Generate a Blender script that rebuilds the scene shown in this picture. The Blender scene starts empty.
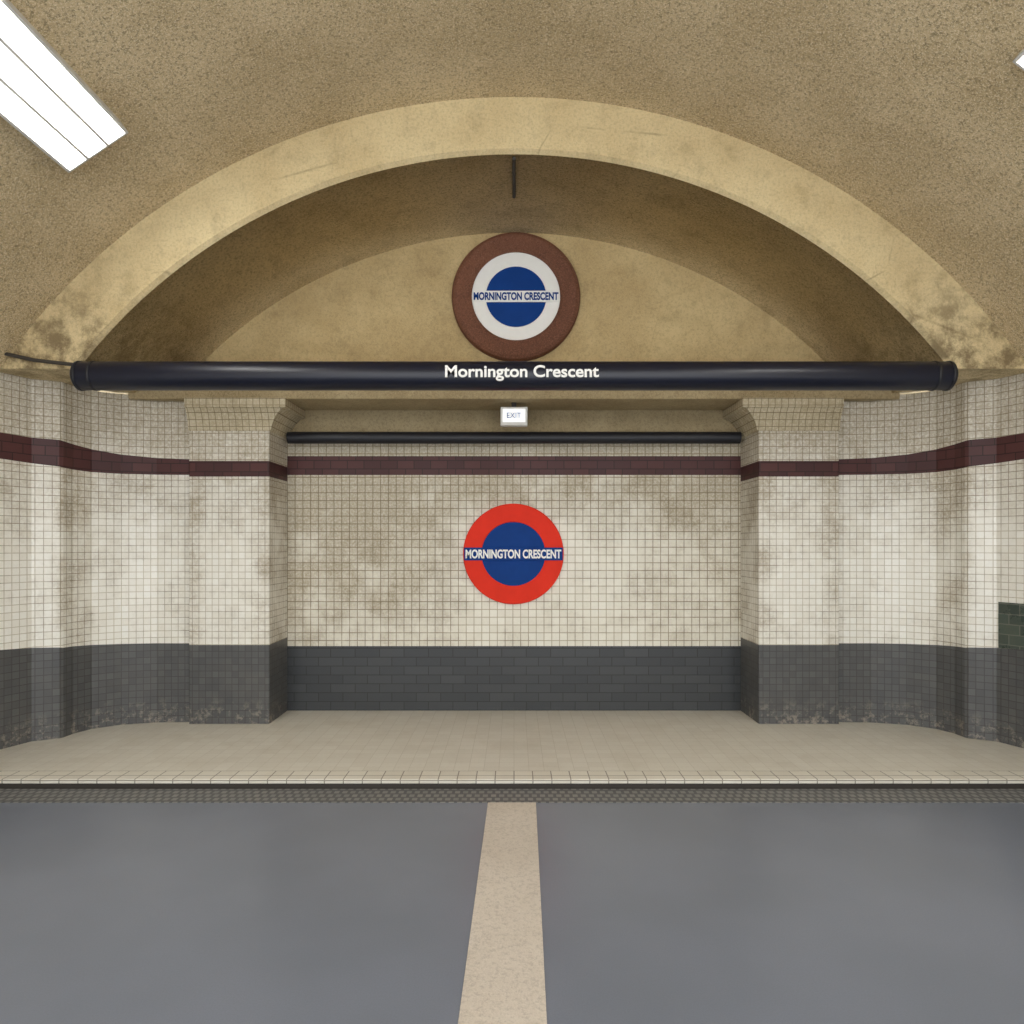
import bpy, math, random
from mathutils import Vector, Matrix
random.seed(4)
scene = bpy.context.scene
COL = scene.collection
scene.view_settings.view_transform = 'Standard'

# ---------------------------------------------------------------- helpers
def s2l(c):
    return tuple(((v/255)/12.92 if v/255 <= 0.04045 else ((v/255+0.055)/1.055)**2.4) for v in c)

class NT:
    def __init__(s, name):
        s.m = bpy.data.materials.new(name); s.m.use_nodes = True
        s.t = s.m.node_tree; s.b = s.t.nodes['Principled BSDF']
    def n(s, typ, **kw):
        nd = s.t.nodes.new(typ)
        for k, v in kw.items(): setattr(nd, k, v)
        return nd
    def l(s, a, b): s.t.links.new(a, b)
    def noise(s, scale, detail=4, rough=0.6, vec=None):
        nd = s.n('ShaderNodeTexNoise'); nd.inputs['Scale'].default_value = scale
        nd.inputs['Detail'].default_value = detail; nd.inputs['Roughness'].default_value = rough
        if vec is None: vec = s.pos()
        s.l(vec, nd.inputs['Vector']); return nd.outputs['Fac']
    def pos(s):
        if not hasattr(s, '_p'): s._p = s.n('ShaderNodeNewGeometry').outputs['Position']
        return s._p
    def xyz(s):
        if not hasattr(s, '_x'):
            s._x = s.n('ShaderNodeSeparateXYZ'); s.l(s.pos(), s._x.inputs[0])
        return s._x.outputs
    def uv(s):
        if not hasattr(s, '_u'): s._u = s.n('ShaderNodeUVMap').outputs['UV']
        return s._u
    def rng(s, v, a, b, c=0.0, d=1.0, smooth=True):
        nd = s.n('ShaderNodeMapRange'); nd.clamp = True
        if smooth: nd.interpolation_type = 'SMOOTHSTEP'
        s.l(v, nd.inputs['Value'])
        for k, x in zip(('From Min','From Max','To Min','To Max'), (a,b,c,d)): nd.inputs[k].default_value = x
        return nd.outputs['Result']
    def math(s, op, a, b=None):
        nd = s.n('ShaderNodeMath', operation=op)
        for i, x in enumerate((a, b)):
            if x is None: continue
            if isinstance(x, (int, float)): nd.inputs[i].default_value = x
            else: s.l(x, nd.inputs[i])
        return nd.outputs[0]
    def band(s, v, c, w):
        return s.rng(s.math('ABSOLUTE', s.math('SUBTRACT', v, c)), w, 0.0)
    def mix(s, f, a, b, mode='MIX'):
        nd = s.n('ShaderNodeMix', data_type='RGBA', blend_type=mode)
        for key, x in ((0, f), (6, a), (7, b)):
            if isinstance(x, (int, float)): nd.inputs[key].default_value = x
            elif isinstance(x, tuple): nd.inputs[key].default_value = (*x[:3], 1)
            else: s.l(x, nd.inputs[key])
        return nd.outputs[2]
    def col(s, c): s.l(c, s.b.inputs['Base Color'])
    def bump(s, h, strength=0.3, dist=0.01):
        nd = s.n('ShaderNodeBump'); nd.inputs['Strength'].default_value = strength
        nd.inputs['Distance'].default_value = dist
        s.l(h, nd.inputs['Height']); s.l(nd.outputs[0], s.b.inputs['Normal'])
    def rough(s, v):
        if isinstance(v, (int, float)): s.b.inputs['Roughness'].default_value = v
        else: s.l(v, s.b.inputs['Roughness'])

def simple(name, rgb, rough=0.5, metal=0.0, var=0.08, scale=20, spec=0.5):
    t = NT(name); c = s2l(rgb)
    f = t.noise(scale, 4)
    t.col(t.mix(f, tuple(x*(1-var*2) for x in c), tuple(min(1, x*(1+var)) for x in c)))
    t.rough(rough); t.b.inputs['Metallic'].default_value = metal
    t.b.inputs['Specular IOR Level'].default_value = spec
    return t.m

def tile_mat(name, c1, c2, grout, w=0.075, h=0.075, off=0.0, mortar=0.004, rough=0.25, spec=0.5,
             dirt=(154,138,106), dirt_amt=0.6, top_dirt=0.5, back=False, edges=(), base_dirt=0.0, bump=0.3, grime=0.0):
    t = NT(name)
    br = t.n('ShaderNodeTexBrick', offset=off, offset_frequency=2, squash=1.0)
    t.l(t.uv(), br.inputs['Vector'])
    br.inputs['Color1'].default_value = (*s2l(c1), 1); br.inputs['Color2'].default_value = (*s2l(c2), 1)
    br.inputs['Mortar'].default_value = (*s2l(grout), 1)
    br.inputs['Scale'].default_value = 1; br.inputs['Mortar Size'].default_value = mortar
    br.inputs['Mortar Smooth'].default_value = 0.3
    br.inputs['Brick Width'].default_value = w; br.inputs['Row Height'].default_value = h
    x, y, z = t.xyz()
    mid = t.noise(3.4, 6, 0.7); fine = t.noise(50, 3, 0.75)
    patch = t.rng(mid, 0.25, 0.7, .2, 1)
    d = t.math('MULTIPLY', t.rng(mid, 0.35, 0.78), 0.45)
    if top_dirt:
        d = t.math('ADD', d, t.math('MULTIPLY', t.rng(z, 1.2, 2.5, 0, top_dirt), t.rng(mid, 0.25, 0.65, 0.6, 1)))
        d = t.math('ADD', d, t.rng(z, 2.1, 2.5, 0, 0.45))
    if back:
        sd = t.math('MULTIPLY', t.rng(x, -0.2, -1.2), t.rng(z, 0.6, 1.3, 0.4, 1))
        d = t.math('ADD', d, t.math('MULTIPLY', sd, t.rng(mid, 0.25, 0.66, 0.3, .95)))
        sd = t.math('MULTIPLY', t.rng(x, 0.6, 2.1), t.rng(z, 0.6, 1.4, 0.35, 0.9))
        d = t.math('ADD', d, t.math('MULTIPLY', sd, t.rng(mid, 0.25, 0.7, 0.3, 0.75)))
        d = t.math('ADD', d, t.math('MULTIPLY', t.rng(z, 1.55, 2.1, 0, 0.7), t.rng(mid, 0.3, 0.62, .4, 1)))
    if edges:
        ax = t.math('ABSOLUTE', x)
        for c, ww, amt in edges:
            d = t.math('ADD', d, t.math('MULTIPLY', t.math('MULTIPLY', t.band(ax, c, ww), amt), patch))
    d0 = t.math('MINIMUM', d, 1.0)
    d = t.math('MULTIPLY', d0, t.rng(fine, 0.3, 0.6, 0.45, 1.0))
    c = t.mix(t.math('MULTIPLY', d, dirt_amt), br.outputs['Color'], s2l(dirt))
    if top_dirt or back:  # darkest soot in the heart of the stains
        c = t.mix(t.math('MULTIPLY', t.math('MULTIPLY', d, t.rng(mid, 0.5, 0.7)), 0.24), c, s2l((110,94,66)))
    if grime:  # dark dirt caught in the joints
        g = t.math('MULTIPLY', br.outputs['Fac'], t.rng(t.math('ADD', d0, mid), 0.35, 1.1, 0.1, grime))
        c = t.mix(g, c, s2l((96,80,54)))
    if base_dirt:
        bd = t.math('MULTIPLY', t.rng(z, 0.25, 0.0), t.rng(t.noise(14, 6, 0.8), 0.5, 0.62))
        c = t.mix(t.math('MULTIPLY', bd, base_dirt), c, s2l((170,160,146)))
    t.col(c)
    t.rough(t.rng(d, 0, 1, rough, 0.7, False))
    t.b.inputs['Specular IOR Level'].default_value = spec
    inv = t.math('SUBTRACT', 1.0, br.outputs['Fac'])
    t.bump(t.math('ADD', inv, t.math('MULTIPLY', fine, 0.3)), bump, 0.004)
    return t.m

def plaster(name, base, dark, light, weave=0.35, rough=0.85, cracks=0.25, stain=0.0, scale=52):
    t = NT(name)
    big = t.noise(1.2, 6, 0.7); fine = t.noise(scale, 3, 0.8); grain = t.noise(scale*2.1, 2, 0.8)
    c = t.mix(t.rng(big, 0.33, 0.68), s2l(dark), s2l(base))
    c = t.mix(t.math('MULTIPLY', t.rng(fine, 0.47, 0.64), weave), c, tuple(v*0.42 for v in s2l(dark)))
    c = t.mix(t.math('MULTIPLY', t.rng(grain, 0.5, 0.64), weave), c, s2l(light))
    if cracks:
        vo = t.n('ShaderNodeTexVoronoi', feature='DISTANCE_TO_EDGE'); vo.inputs['Scale'].default_value = 0.8
        t.l(t.pos(), vo.inputs['Vector'])
        cr = t.math('MULTIPLY', t.rng(vo.outputs['Distance'], 0.008, 0.0), t.rng(big, 0.45, 0.6))
        c = t.mix(t.math('MULTIPLY', cr, cracks), c, s2l((110,88,58)))
    if stain:
        x, y, z = t.xyz()
        mid = t.noise(5, 6, 0.75)
        st = t.math('MULTIPLY', t.rng(z, 3.7, 2.85), t.rng(mid, 0.38, 0.62))
        st = t.math('MULTIPLY', st, t.rng(t.math('ABSOLUTE', x), 2.3, 3.2))
        c = t.mix(t.math('MULTIPLY', st, stain), c, s2l((98,82,58)))
        c = t.mix(t.math('MULTIPLY', t.rng(mid, 0.48, 0.7), 0.3), c, s2l((128,108,76)))
    t.col(c); t.rough(rough); t.bump(fine, 0.5, 0.008)
    t.b.inputs['Specular IOR Level'].default_value = 0.2
    return t.m

class MB:
    """simple mesh builder with uv in metres"""
    def __init__(s): s.v=[]; s.f=[]; s.uv=[]; s.mi=[]; s.sm=[]
    def face(s, pts, mi=0, uvs=None, smooth=False):
        b = len(s.v); s.v += [tuple(p) for p in pts]; s.f.append(tuple(range(b, b+len(pts))))
        if uvs is None:
            a = Vector(pts[1])-Vector(pts[0]); n = a.cross(Vector(pts[2])-Vector(pts[1]))
            an = [abs(q) for q in n]; k = an.index(max(an))
            ax = [(1,2),(0,2),(0,1)][k]; uvs = [(p[ax[0]], p[ax[1]]) for p in pts]
        s.uv += list(uvs); s.mi.append(mi); s.sm.append(smooth)
    def box(s, x0,x1,y0,y1,z0,z1, mi=0):
        P = lambda a,b,c:(a,b,c)
        s.face([P(x0,y0,z0),P(x1,y0,z0),P(x1,y0,z1),P(x0,y0,z1)],mi)
        s.face([P(x1,y1,z0),P(x0,y1,z0),P(x0,y1,z1),P(x1,y1,z1)],mi)
        s.face([P(x0,y1,z0),P(x0,y0,z0),P(x0,y0,z1),P(x0,y1,z1)],mi)
        s.face([P(x1,y0,z0),P(x1,y1,z0),P(x1,y1,z1),P(x1,y0,z1)],mi)
        s.face([P(x0,y0,z1),P(x1,y0,z1),P(x1,y1,z1),P(x0,y1,z1)],mi)
        s.face([P(x0,y1,z0),P(x1,y1,z0),P(x1,y0,z0),P(x0,y0,z0)],mi)
    def obj(s, name, mats, parent=None, merge=True, bevel=0):
        me = bpy.data.meshes.new(name); me.from_pydata(s.v, [], s.f)
        u = me.uv_layers.new(name='UVMap')
        for i, q in enumerate(s.uv): u.data[i].uv = q
        for p, m, sm in zip(me.polygons, s.mi, s.sm): p.material_index = m; p.use_smooth = sm
        for m in mats: me.materials.append(m)
        if merge:
            import bmesh
            bm = bmesh.new(); bm.from_mesh(me); bmesh.ops.remove_doubles(bm, verts=bm.verts, dist=1e-5)
            bm.to_mesh(me); bm.free()
        o = bpy.data.objects.new(name, me); COL.objects.link(o)
        if parent: o.parent = parent
        if bevel:
            b = o.modifiers.new('bev', 'BEVEL'); b.width = bevel; b.segments = 3; b.limit_method = 'ANGLE'
        return o

def empty(name, loc=(0,0,0)):
    e = bpy.data.objects.new(name, None); e.empty_display_size = .2; COL.objects.link(e)
    e.location = loc; return e
def world_child(o,par):
    o.parent=par; o.matrix_parent_inverse=Matrix.Translation(-par.location)

def revolve(name, prof, loc, axis, mats, seg=96, parent=None, mi=None):
    m = MB()
    for i in range(seg):
        a0 = 2*math.pi*i/seg; a1 = 2*math.pi*(i+1)/seg
        for k in range(len(prof)-1):
            (r0,h0),(r1,h1) = prof[k], prof[k+1]
            def P(r,h,a):
                if axis == 'Y': return (loc[0]+r*math.cos(a), loc[1]+h, loc[2]+r*math.sin(a))
                if axis == 'Z': return (loc[0]+r*math.cos(a), loc[1]+r*math.sin(a), loc[2]+h)
                return (loc[0]+h, loc[1]+r*math.cos(a), loc[2]+r*math.sin(a))
            pts = [P(r0,h0,a0),P(r1,h1,a0),P(r1,h1,a1),P(r0,h0,a1)]
            if r0 < 1e-6: pts = pts[:1]+pts[1:3]
            elif r1 < 1e-6: pts = [pts[0],pts[1],pts[3]]
            m.face(pts, mi[k] if mi else 0, uvs=[(p[0],p[2]) for p in pts])
    return m.obj(name, mats, parent)

def text_mesh(name, body, width, height, loc, mat, parent, depth=0.003, bold=0.0):
    cu = bpy.data.curves.new(name+'_c', 'FONT'); cu.body = body; cu.size = 1; cu.align_x='CENTER'; cu.align_y='CENTER'
    cu.extrude = 0.03; cu.offset = bold
    ob = bpy.data.objects.new(name+'_tmp', cu); COL.objects.link(ob)
    bpy.context.view_layer.update()
    dg = bpy.context.evaluated_depsgraph_get()
    me = bpy.data.meshes.new_from_object(ob.evaluated_get(dg)); bpy.data.objects.remove(ob)
    xs=[v.co.x for v in me.vertices]; ys=[v.co.y for v in me.vertices]
    w=max(xs)-min(xs); h=max(ys)-min(ys); cx=(max(xs)+min(xs))/2; cy=(max(ys)+min(ys))/2
    for v in me.vertices:
        x,y,z = v.co
        v.co = (loc[0]+(x-cx)/w*width, loc[1]-(z/0.03)*depth, loc[2]+(y-cy)/h*height)
    me.materials.clear(); me.materials.append(mat)
    o = bpy.data.objects.new(name, me); COL.objects.link(o); o.parent = parent
    return o

def tube(name, pts, r, mat, parent=None, res=6):
    cu = bpy.data.curves.new(name, 'CURVE'); cu.dimensions='3D'; cu.bevel_depth=r; cu.bevel_resolution=res; cu.use_fill_caps=True
    sp = cu.splines.new('POLY'); sp.points.add(len(pts)-1)
    for p,q in zip(sp.points, pts): p.co=(*q,1)
    ob = bpy.data.objects.new(name+'_tmp', cu); COL.objects.link(ob); bpy.context.view_layer.update()
    me = bpy.data.meshes.new_from_object(ob.evaluated_get(bpy.context.evaluated_depsgraph_get())); bpy.data.objects.remove(ob)
    me.materials.clear(); me.materials.append(mat)
    for p in me.polygons: p.use_smooth = True
    o = bpy.data.objects.new(name, me); COL.objects.link(o)
    if parent: o.parent = parent
    return o

# ---------------------------------------------------------------- materials
M_cream  = tile_mat('cream_tiles', (236,233,220), (227,223,208), (188,178,150), w=.07,h=.07, back=True, dirt_amt=0.72, top_dirt=0.3, grime=.65)
M_cream2 = tile_mat('cream_tiles_side', (243,242,234), (235,232,221), (206,199,178), w=0.055, h=0.055, mortar=0.003, dirt_amt=0.7, top_dirt=0.7,
                    edges=((2.66,0.16,.6),(3.47,0.10,.55),(2.06,.17,.6)), grime=.6)
M_cap    = tile_mat('capital_tiles', (222,213,188), (210,200,172), (168,154,122), w=0.055, h=0.055, mortar=0.003, dirt_amt=0.65, top_dirt=0.5, grime=.6)
M_dado   = tile_mat('charcoal_brick_tiles', (66,69,71), (57,60,63), (42,43,45), w=0.22, h=0.08, off=0.5, rough=0.35, spec=.4, dirt_amt=0.12, top_dirt=0, dirt=(100,100,98))
M_dado2  = tile_mat('charcoal_small_tiles', (90,91,91), (78,79,80), (62,61,60), w=0.055, h=0.055, mortar=0.003, rough=0.45, dirt_amt=0.5, top_dirt=0, dirt=(112,108,101), base_dirt=0.6)
M_maroon = tile_mat('maroon_tiles', (86,53,52), (72,45,46), (52,36,34), w=0.15, h=0.075, off=0.5, rough=0.45, spec=.25, dirt_amt=0.4, top_dirt=0, dirt=(72,54,46))
M_green  = tile_mat('dark_green_tiles', (72,84,76), (60,70,64), (104,106,98), w=0.15, h=0.075, off=0.5, dirt_amt=0.2, top_dirt=0)
M_vault  = plaster('vault_render', (211,192,155), (186,166,128), (238,224,192), weave=0.75, cracks=0.12)
M_ring   = plaster('arch_ring_render', (222,204,160), (206,185,140), (236,221,186), weave=0.3, cracks=0.5, stain=.8)
M_soffit = plaster('arch_soffit_render', (220,203,164), (198,179,138), (240,225,190), weave=0.65, cracks=0.12, stain=.5)
M_tymp   = plaster('tympanum_render', (208,187,140), (186,163,118), (222,204,162), weave=0.28, cracks=0.12, stain=.5)
M_lintel = plaster('lintel_render', (178,162,128), (152,135,102), (196,180,146), weave=0.4, cracks=0)
M_navy   = simple('navy_enamel', (13,18,36), 0.35, var=0.1, scale=8)
M_navy2  = simple('black_steel', (24,26,34), 0.45)
M_white  = simple('white_enamel', (240,240,236), 0.5, var=0.03, spec=.3)
M_blue   = simple('blue_enamel', (10,60,132), 0.6, var=0.1, scale=6, spec=.15)
M_red    = simple('red_enamel', (230,54,34), 0.6, var=0.08, scale=6, spec=.15)
M_rust   = plaster('rust_frame', (126,84,64), (104,68,52), (156,114,92), weave=0.4, rough=0.7, cracks=0)
M_iron   = simple('dirty_iron', (62,57,52), 0.7)
M_house  = simple('lamp_housing', (215,214,210), 0.5)
def emis(name, col, st):
    t = NT(name); t.b.inputs['Base Color'].default_value=(0.9,0.9,0.9,1)
    t.b.inputs['Emission Color'].default_value=(*col,1); t.b.inputs['Emission Strength'].default_value=st
    return t.m
M_tube = emis('fluorescent_tube', (1.0,0.98,0.94), 16)
M_lampface = emis('lamp_face', (0.9,0.95,1.0), 0.5)

def platform_mat():
    t = NT('platform_paving')
    br = t.n('ShaderNodeTexBrick', offset=0.0)
    t.l(t.uv(), br.inputs['Vector'])
    br.inputs['Color1'].default_value=(*s2l((218,214,202)),1); br.inputs['Color2'].default_value=(*s2l((212,207,194)),1)
    br.inputs['Mortar'].default_value=(*s2l((192,186,170)),1); br.inputs['Scale'].default_value=1
    br.inputs['Mortar Size'].default_value=0.002; br.inputs['Mortar Smooth'].default_value=0.5
    br.inputs['Brick Width'].default_value=0.1; br.inputs['Row Height'].default_value=0.1
    mid=t.noise(3,6,0.7); fine=t.noise(60,3,0.7)
    c=t.mix(t.math('MULTIPLY',t.rng(mid,0.45,0.7),0.25),br.outputs['Color'],s2l((184,175,154)))
    c=t.mix(t.math('MULTIPLY',t.rng(fine,0.5,0.7),0.15),c,s2l((170,162,146)))
    t.col(c); t.rough(0.45); t.bump(fine,0.1,0.003); return t.m
M_plat = platform_mat()
M_coping = tile_mat('coping_tiles', (226,222,210), (214,209,196), (140,134,122), w=0.12, h=0.3, mortar=0.004, dirt_amt=0.35, top_dirt=0, rough=0.5)
def dark_floor():
    t=NT('dark_grey_flooring')
    mid=t.noise(1.6,3,0.5); fine=t.noise(160,2,0.6)
    c=t.mix(t.rng(mid,0.3,0.7),s2l((112,118,130)),s2l((118,124,137)))
    c=t.mix(t.math('MULTIPLY',t.rng(fine,0.35,0.7),0.25),c,s2l((97,102,113)))
    t.col(c); t.rough(0.3); t.bump(fine,0.05,0.001); return t.m
M_dark=dark_floor()
M_stripe=plaster('floor_stripe_paint',(206,197,185),(196,186,173),(220,211,200),weave=0.3,rough=0.6,cracks=0)
def ribbed():
    t=NT('ribbed_edge_strip')
    ch=t.n('ShaderNodeTexBrick',offset=0.5); t.l(t.uv(),ch.inputs['Vector'])
    ch.inputs['Scale'].default_value=1; ch.inputs['Brick Width'].default_value=0.05; ch.inputs['Row Height'].default_value=0.06
    ch.inputs['Mortar Size'].default_value=0.01
    ch.inputs['Color1'].default_value=(*s2l((122,122,120)),1); ch.inputs['Color2'].default_value=(*s2l((136,134,130)),1)
    ch.inputs['Mortar'].default_value=(*s2l((84,85,86)),1)
    t.col(ch.outputs['Color']); t.rough(0.5); t.bump(t.math('SUBTRACT',1.0,ch.outputs['Fac']),0.6,0.006); return t.m
M_rib=ribbed()

# ---------------------------------------------------------------- banded tiled walls
def banded(m, plan, u0=0.0, mats=(0,1,2,1)):
    u=u0
    for a,b in zip(plan[:-1],plan[1:]):
        L=math.hypot(b[0]-a[0],b[1]-a[1])
        for k in range(4):
            pts=[(a[0],a[1],a[2][k]),(b[0],b[1],b[2][k]),(b[0],b[1],b[2][k+1]),(a[0],a[1],a[2][k+1])]
            m.face(pts,mats[k],uvs=[(u,pts[0][2]),(u+L,pts[1][2]),(u+L,pts[2][2]),(u,pts[3][2])])
        u+=L

YB=6.30; YE=-1.2
m=MB(); H=[0,0.58,2.12,2.29,2.42]
banded(m,[(-3.3,YB,H),(3.3,YB,H)])
seg=64; ci,Ri=0.35,3.95
m.face([(-3.3,YB,2.42),(3.3,YB,2.42),(3.3,YB,2.72),(-3.3,YB,2.72)],4)
m.face([(-3.4,YB,2.72),(3.4,YB,2.72),(3.4,YB,4.5),(-3.4,YB,4.5)],3)
m.obj('wall_back',[M_dado,M_cream,M_maroon,M_tymp,M_lintel])

def side_plan(s):
    return [(s*2.66,5.90,[0,.66,2.08,2.21,2.74]),(s*3.0,5.875,[0,.665,2.08,2.22,2.74]),(s*3.26,5.80,[0,.67,2.08,2.24,2.74]),
            (s*3.42,5.67,[0,.68,2.08,2.265,2.74]),(s*3.48,5.53,[0,.69,2.085,2.285,2.76]),(s*3.49,5.42,[0,.695,2.09,2.295,2.76]),
            (s*3.505,5.395,[0,.70,2.095,2.30,2.76]),(s*3.66,5.31,[0,.71,2.11,2.305,2.76]),(s*3.745,5.10,[0,.725,2.12,2.31,2.76]),
            (s*3.83,4.75,[0,.735,2.13,2.32,2.76]),(s*3.85,4.45,[0,.735,2.13,2.32,2.76])]
for s,nm in ((-1,'wall_left'),(1,'wall_right')):
    m=MB(); P=side_plan(s); banded(m,P)
    lo=[-.05,.735,2.13,2.32,2.76]
    banded(m,[(s*3.85,4.45,lo),(s*3.88,YE,lo)])
    if s>0:   # patch of dark green replacement tiles
        x0,y0=3.660,5.290
        x1,y1=3.739,5.10
        x2,y2=3.824,4.75
        m.face([(x0,y0,.713),(x1,y1,.725),(x1,y1,1.06),(x0,y0,1.06)],3,uvs=[(0,.72),(.2,.73),(.2,1.06),(0,1.06)])
        m.face([(x1,y1,.725),(x2,y2,.735),(x2,y2,1.06),(x1,y1,1.06)],3,uvs=[(.2,.73),(.56,.74),(.56,1.06),(.2,1.06)])
    m.obj(nm,[M_dado2,M_cream2,M_maroon,M_green])

# pillars with flared capitals
for s in (-1,1):
    m=MB(); xi,xo,yf=s*2.04,s*2.71,5.83
    A=[0,.657,2.06,2.19,2.44]; r=0.012
    plan=[(xo,YB,A),(xo,yf+r,A),(xo-s*r*.3,yf+r*.3,A),(xo-s*r,yf,A),(xi+s*r,yf,A),(xi+s*r*.3,yf+r*.3,A),(xi,yf+r,A),(xi,YB,A)]
    banded(m,plan)
    prof=[(0,2.44),(.02,2.45),(.025,2.48),(.045,2.53),(.08,2.58),(.13,2.62),(.16,2.625),(.16,2.70)]
    for (o0,z0),(o1,z1) in zip(prof[:-1],prof[1:]):
        def ringp(o,z):
            oo=o*0.5
            return [(xo+s*0.0,YB,z),(xo,yf-oo,z),(xi-s*o,yf-oo,z),(xi-s*o,YB,z)]
        a,b=ringp(o0,z0),ringp(o1,z1)
        for k in range(3):
            q=[a[k],a[k+1],b[k+1],b[k]]
            m.face(q,3,uvs=[((p[0] if k==1 else p[1]),p[2]) for p in q])
    m.face([(xo,yf-.08,2.699),(xi-s*.16,yf-.08,2.699),(xi-s*.16,YB,2.699),(xo,YB,2.699)],3)
    m.obj('pillar',[M_dado2,M_cream2,M_maroon,M_cap])

m=MB(); m.box(-3.2,3.2,5.80,YB-.002,2.70,2.93); m.obj('lintel_beam',[M_lintel],bevel=0.01)

# arch : ring face + soffit
def arc(c,R,zs,n=seg):
    a0=math.asin((zs-c)/R); return [(-R*math.cos(a0+(math.pi-2*a0)*i/n), c+R*math.sin(a0+(math.pi-2*a0)*i/n)) for i in range(n+1)]
co,Ro,ZS=0.24,4.45,2.75
inn=arc(ci,Ri,ZS,96); out=arc(co,Ro,ZS,96); YF=5.0
m=MB()
def lerp(p,q,t): return (p[0]+(q[0]-p[0])*t,p[1]+(q[1]-p[1])*t)
for i in range(96):
    a,b=inn[i],inn[i+1]; c,d=out[i],out[i+1]
    a2,b2=lerp(a,c,.06),lerp(b,d,.06)
    m.face([(a2[0],YF,a2[1]),(b2[0],YF,b2[1]),(d[0],YF,d[1]),(c[0],YF,c[1])],0)
    m.face([(a[0],YF+.035,a[1]),(b[0],YF+.035,b[1]),(b2[0],YF,b2[1]),(a2[0],YF,a2[1])],0)
    m.face([(a[0],YF+.035,a[1]),(b[0],YF+.035,b[1]),(b[0],YB,b[1]),(a[0],YB,a[1])],1,smooth=True)
for s in (-1,1):
    m.face([(s*abs(inn[0][0]),YF,ZS),(s*4.0,YF,ZS),(s*4.0,6.2,ZS),(s*abs(inn[0][0]),6.2,ZS)],1)
m.obj('archway',[M_ring,M_soffit])
m=MB()
for i in range(96):
    c,d=out[i],out[i+1]
    m.face([(c[0],YE,c[1]),(d[0],YE,d[1]),(d[0],YF,d[1]),(c[0],YF,c[1])],0,smooth=True)
for s in (-1,1):
    m.face([(s*abs(out[0][0]),YE,ZS),(s*4.0,YE,ZS),(s*4.0,YF,ZS),(s*abs(out[0][0]),YF,ZS)],0)
m.obj('ceiling',[M_vault])

# floors : the walls and pillars stand on the platform slab
m=MB(); m.box(-3.85,3.85,4.457,YB,-.06,0.0)
p=m.obj('platform',[M_plat])
m=MB(); m.box(-3.84,3.84,4.43,4.595,-.022,0.008)
m.obj('coping_edge',[M_coping],parent=p,bevel=0.006)
m=MB(); m.box(-3.84,3.84,4.598,4.608,-.01,0.003); m.obj('joint_line',[M_iron],parent=p)
m=MB(); m.box(-3.84,3.84,4.442,4.456,-.3,-.022); m.obj('riser',[M_iron],parent=p)
m=MB(); m.face([(-3.86,YE,-.05),(3.86,YE,-.05),(3.86,4.178,-.05),(-3.86,4.178,-.05)],0)
fl=m.obj('floor',[M_dark])
m=MB(); m.box(-3.86,3.86,4.178,4.41,-.3,-.046); m.obj('edge_strip',[M_rib],parent=fl)
m=MB(); m.face([(-3.86,4.40,-.12),(3.86,4.40,-.12),(3.86,4.46,-.12),(-3.86,4.46,-.12)]); m.obj('gap',[M_iron],parent=fl)
k=.025/1.93
def sx(x,y): return x+(y-4.178)*k
m=MB(); z=-.0465
m.face([(sx(-.155,YE),YE,z),(sx(.131,YE),YE,z),(.131,4.178,z),(-.155,4.178,z)],0)
m.obj('painted_stripe',[M_stripe],parent=fl)

# ---------------------------------------------------------------- sign beam
sb=empty('station_name_beam',(0,4.93,2.68))
L=3.08; r=.1
o=revolve('tube_body',[(0,-L),(r*.8,-L),(r*.97,-L+.02),(r,-L+.05),(r*1.0,L-.05),(r*.97,L-.02),(r*.8,L),(0,L)],(0,4.93,2.68),'X',[M_navy],48); world_child(o,sb)
for p_ in o.data.polygons: p_.use_smooth=True
for s in (-1,1):
    for xx in (L-.03,L-.13):
        o=revolve('collar',[(r,-.012),(r*1.03,-.011),(r*1.05,0),(r*1.03,.011),(r,.012)],(s*xx,4.93,2.68),'X',[M_navy2],48); world_child(o,sb)
o=text_mesh('station_name','Mornington Crescent',1.06,.108,(0.055,4.829,2.676),M_white,None,.006,0.02); world_child(o,sb)

tube('conduit_pipe',[(-3.62,4.97,2.85),(-3.4,4.96,2.80),(-3.1,4.93,2.76)],.013,M_iron)
tube('ceiling_conduit',[(0,5.06,4.285),(0.0,5.62,4.285)],.013,M_iron)
sp=empty('steel_pipe_rail',(0,6.2,2.44))
o=revolve('pipe',[(0,-2.0),(.052,-2.0),(.052,2.0),(0,2.0)],(0,6.2,2.44),'X',[M_navy2],32); world_child(o,sp)
for xx in (-1.95,-.65,.65,1.95):
    m=MB(); m.box(xx-.02,xx+.02,6.2,YB,2.42,2.46); o=m.obj('bracket',[M_navy2]); world_child(o,sp)

lb=empty('illuminated_exit_sign',(0,5.95,2.57))
def wchild(m,name,mats,par,bevel=0):
    o=m.obj(name,mats,bevel=bevel); world_child(o,par); return o
m=MB(); m.box(-.115,.115,5.92,6.0,2.50,2.66); wchild(m,'case',[M_house],lb,.008)
m=MB(); m.box(-.095,.095,5.913,5.921,2.53,2.64); wchild(m,'light_panel',[M_lampface],lb)
m=MB(); m.box(-.02,.02,5.94,5.98,2.66,2.70); wchild(m,'hanger',[M_iron],lb)
o=text_mesh('lettering','EXIT',.12,.045,(0,5.911,2.585),M_blue,None,.002); world_child(o,lb)

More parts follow.
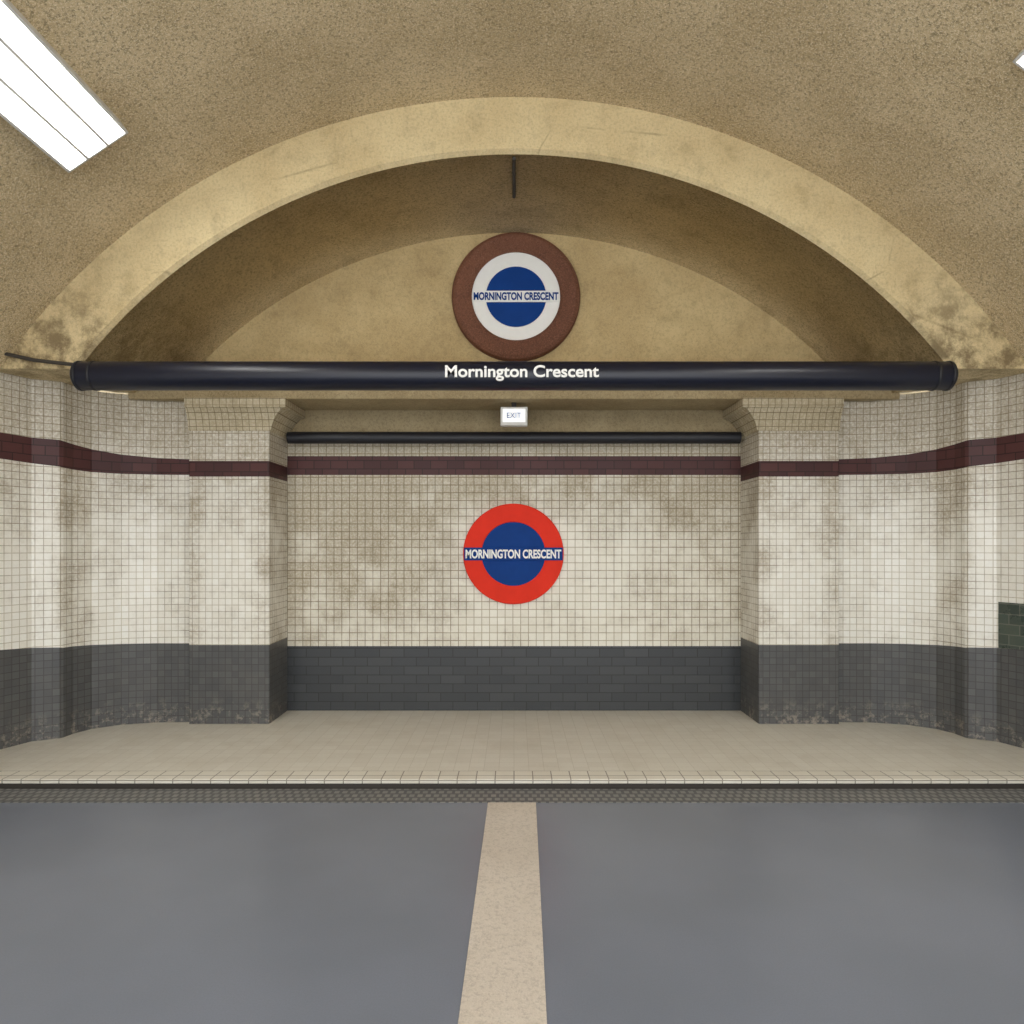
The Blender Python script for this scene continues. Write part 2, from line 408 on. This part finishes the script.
# ---------------------------------------------------------------- roundels
def roundel(cx,y,cz,outer,ro,ri,rb,mats,barw,barh,barmat,txtmat):
    e=empty('roundel_sign',(cx,y,cz))
    t=.035
    if outer:
        o=revolve('outer_frame',[(ri-.01,0),(ri-.01,-.06),(ri+.015,-.075),(ro-.04,-.085),(ro-.012,-.07),(ro,-.04),(ro,0)],(cx,y,cz),'Y',[mats['frame']],96); world_child(o,e)
    R=ri if outer else ro
    o=revolve('ring_panel',[(R,0),(R,-t),(R-.008,-t-.006),(rb+.006,-t-.006),(rb,-t),(rb,0)],(cx,y,cz),'Y',[mats['ring']],96); world_child(o,e)
    o=revolve('centre_disc',[(0,-t-.002),(rb,-t-.002)],(cx,y,cz),'Y',[mats['disc']],96); world_child(o,e)
    m=MB(); m.box(cx-barw/2,cx+barw/2,y-t-.016,y-t+.004,cz-barh/2,cz+barh/2); o=m.obj('name_bar',[barmat],bevel=.003); world_child(o,e)
    o=text_mesh('lettering','MORNINGTON CRESCENT',barw*.97,barh*.7,(cx,y-t-.018,cz),txtmat,None,.002,0.035); world_child(o,e)
roundel(.018,YB-.003,3.71,True,.575,.405,.27,{'frame':M_rust,'ring':M_white,'disc':M_blue},.78,.10,M_white,M_blue)
roundel(-.005,YB-.003,1.41,False,.45,.405,.285,{'ring':M_red,'disc':M_blue},.88,.115,M_blue,M_white)

# ---------------------------------------------------------------- fluorescent fixtures
def fixture(x,z,y0,y1,w=.43):
    ang=math.atan2(-x,math.sqrt(Ro*Ro-x*x))
    e=empty('fluorescent_light',(x,(y0+y1)/2,z)); e.rotation_euler=(0,-ang,0)
    Ln=(y1-y0)/2
    def add(m,name,mats,b=0):
        o=m.obj(name,mats,bevel=b); o.parent=e
    m=MB(); m.box(-w/2,w/2,-Ln,Ln,.02,.10); add(m,'housing',[M_house],.008)
    m=MB()
    for xx in (-w/2,-w/6-.008,w/6-.008,w/2-.016): m.box(xx,xx+.016,-Ln,Ln,-.03,.02)
    for yy in (-Ln,Ln-.012): m.box(-w/2,w/2,yy,yy+.012,-.03,.02)
    add(m,'louvre_frame',[M_house])
    m=MB()
    for k in (-1,0,1): m.box(k*w/3-w/6+.03,k*w/3+w/6-.03,-Ln+.015,Ln-.015,-.02,.018)
    add(m,'tubes',[M_tube])
fixture(-2.49,3.85,2.67,4.17)
fixture( 2.66,3.78,1.97,3.47)
fixture(-2.49,3.85,-.3,1.2)  # this and the next are out of view, added to light the room
fixture( 2.66,3.78,-.9,.6)

# shell cut open behind the camera; bright world ambient added as fill
w=bpy.data.worlds.new('World'); scene.world=w; w.use_nodes=True
w.node_tree.nodes['Background'].inputs[0].default_value=(.96,.975,1.0,1); w.node_tree.nodes['Background'].inputs[1].default_value=2.9

cam=bpy.data.cameras.new('camera'); co_=bpy.data.objects.new('camera',cam); COL.objects.link(co_)
co_.location=(0,0,1.49); co_.rotation_euler=(math.pi/2,0,0)
cam.sensor_width=36; cam.lens=36*700/1024; cam.shift_x=-2/1024; cam.shift_y=33/1024
cam.clip_start=.05
scene.camera=co_
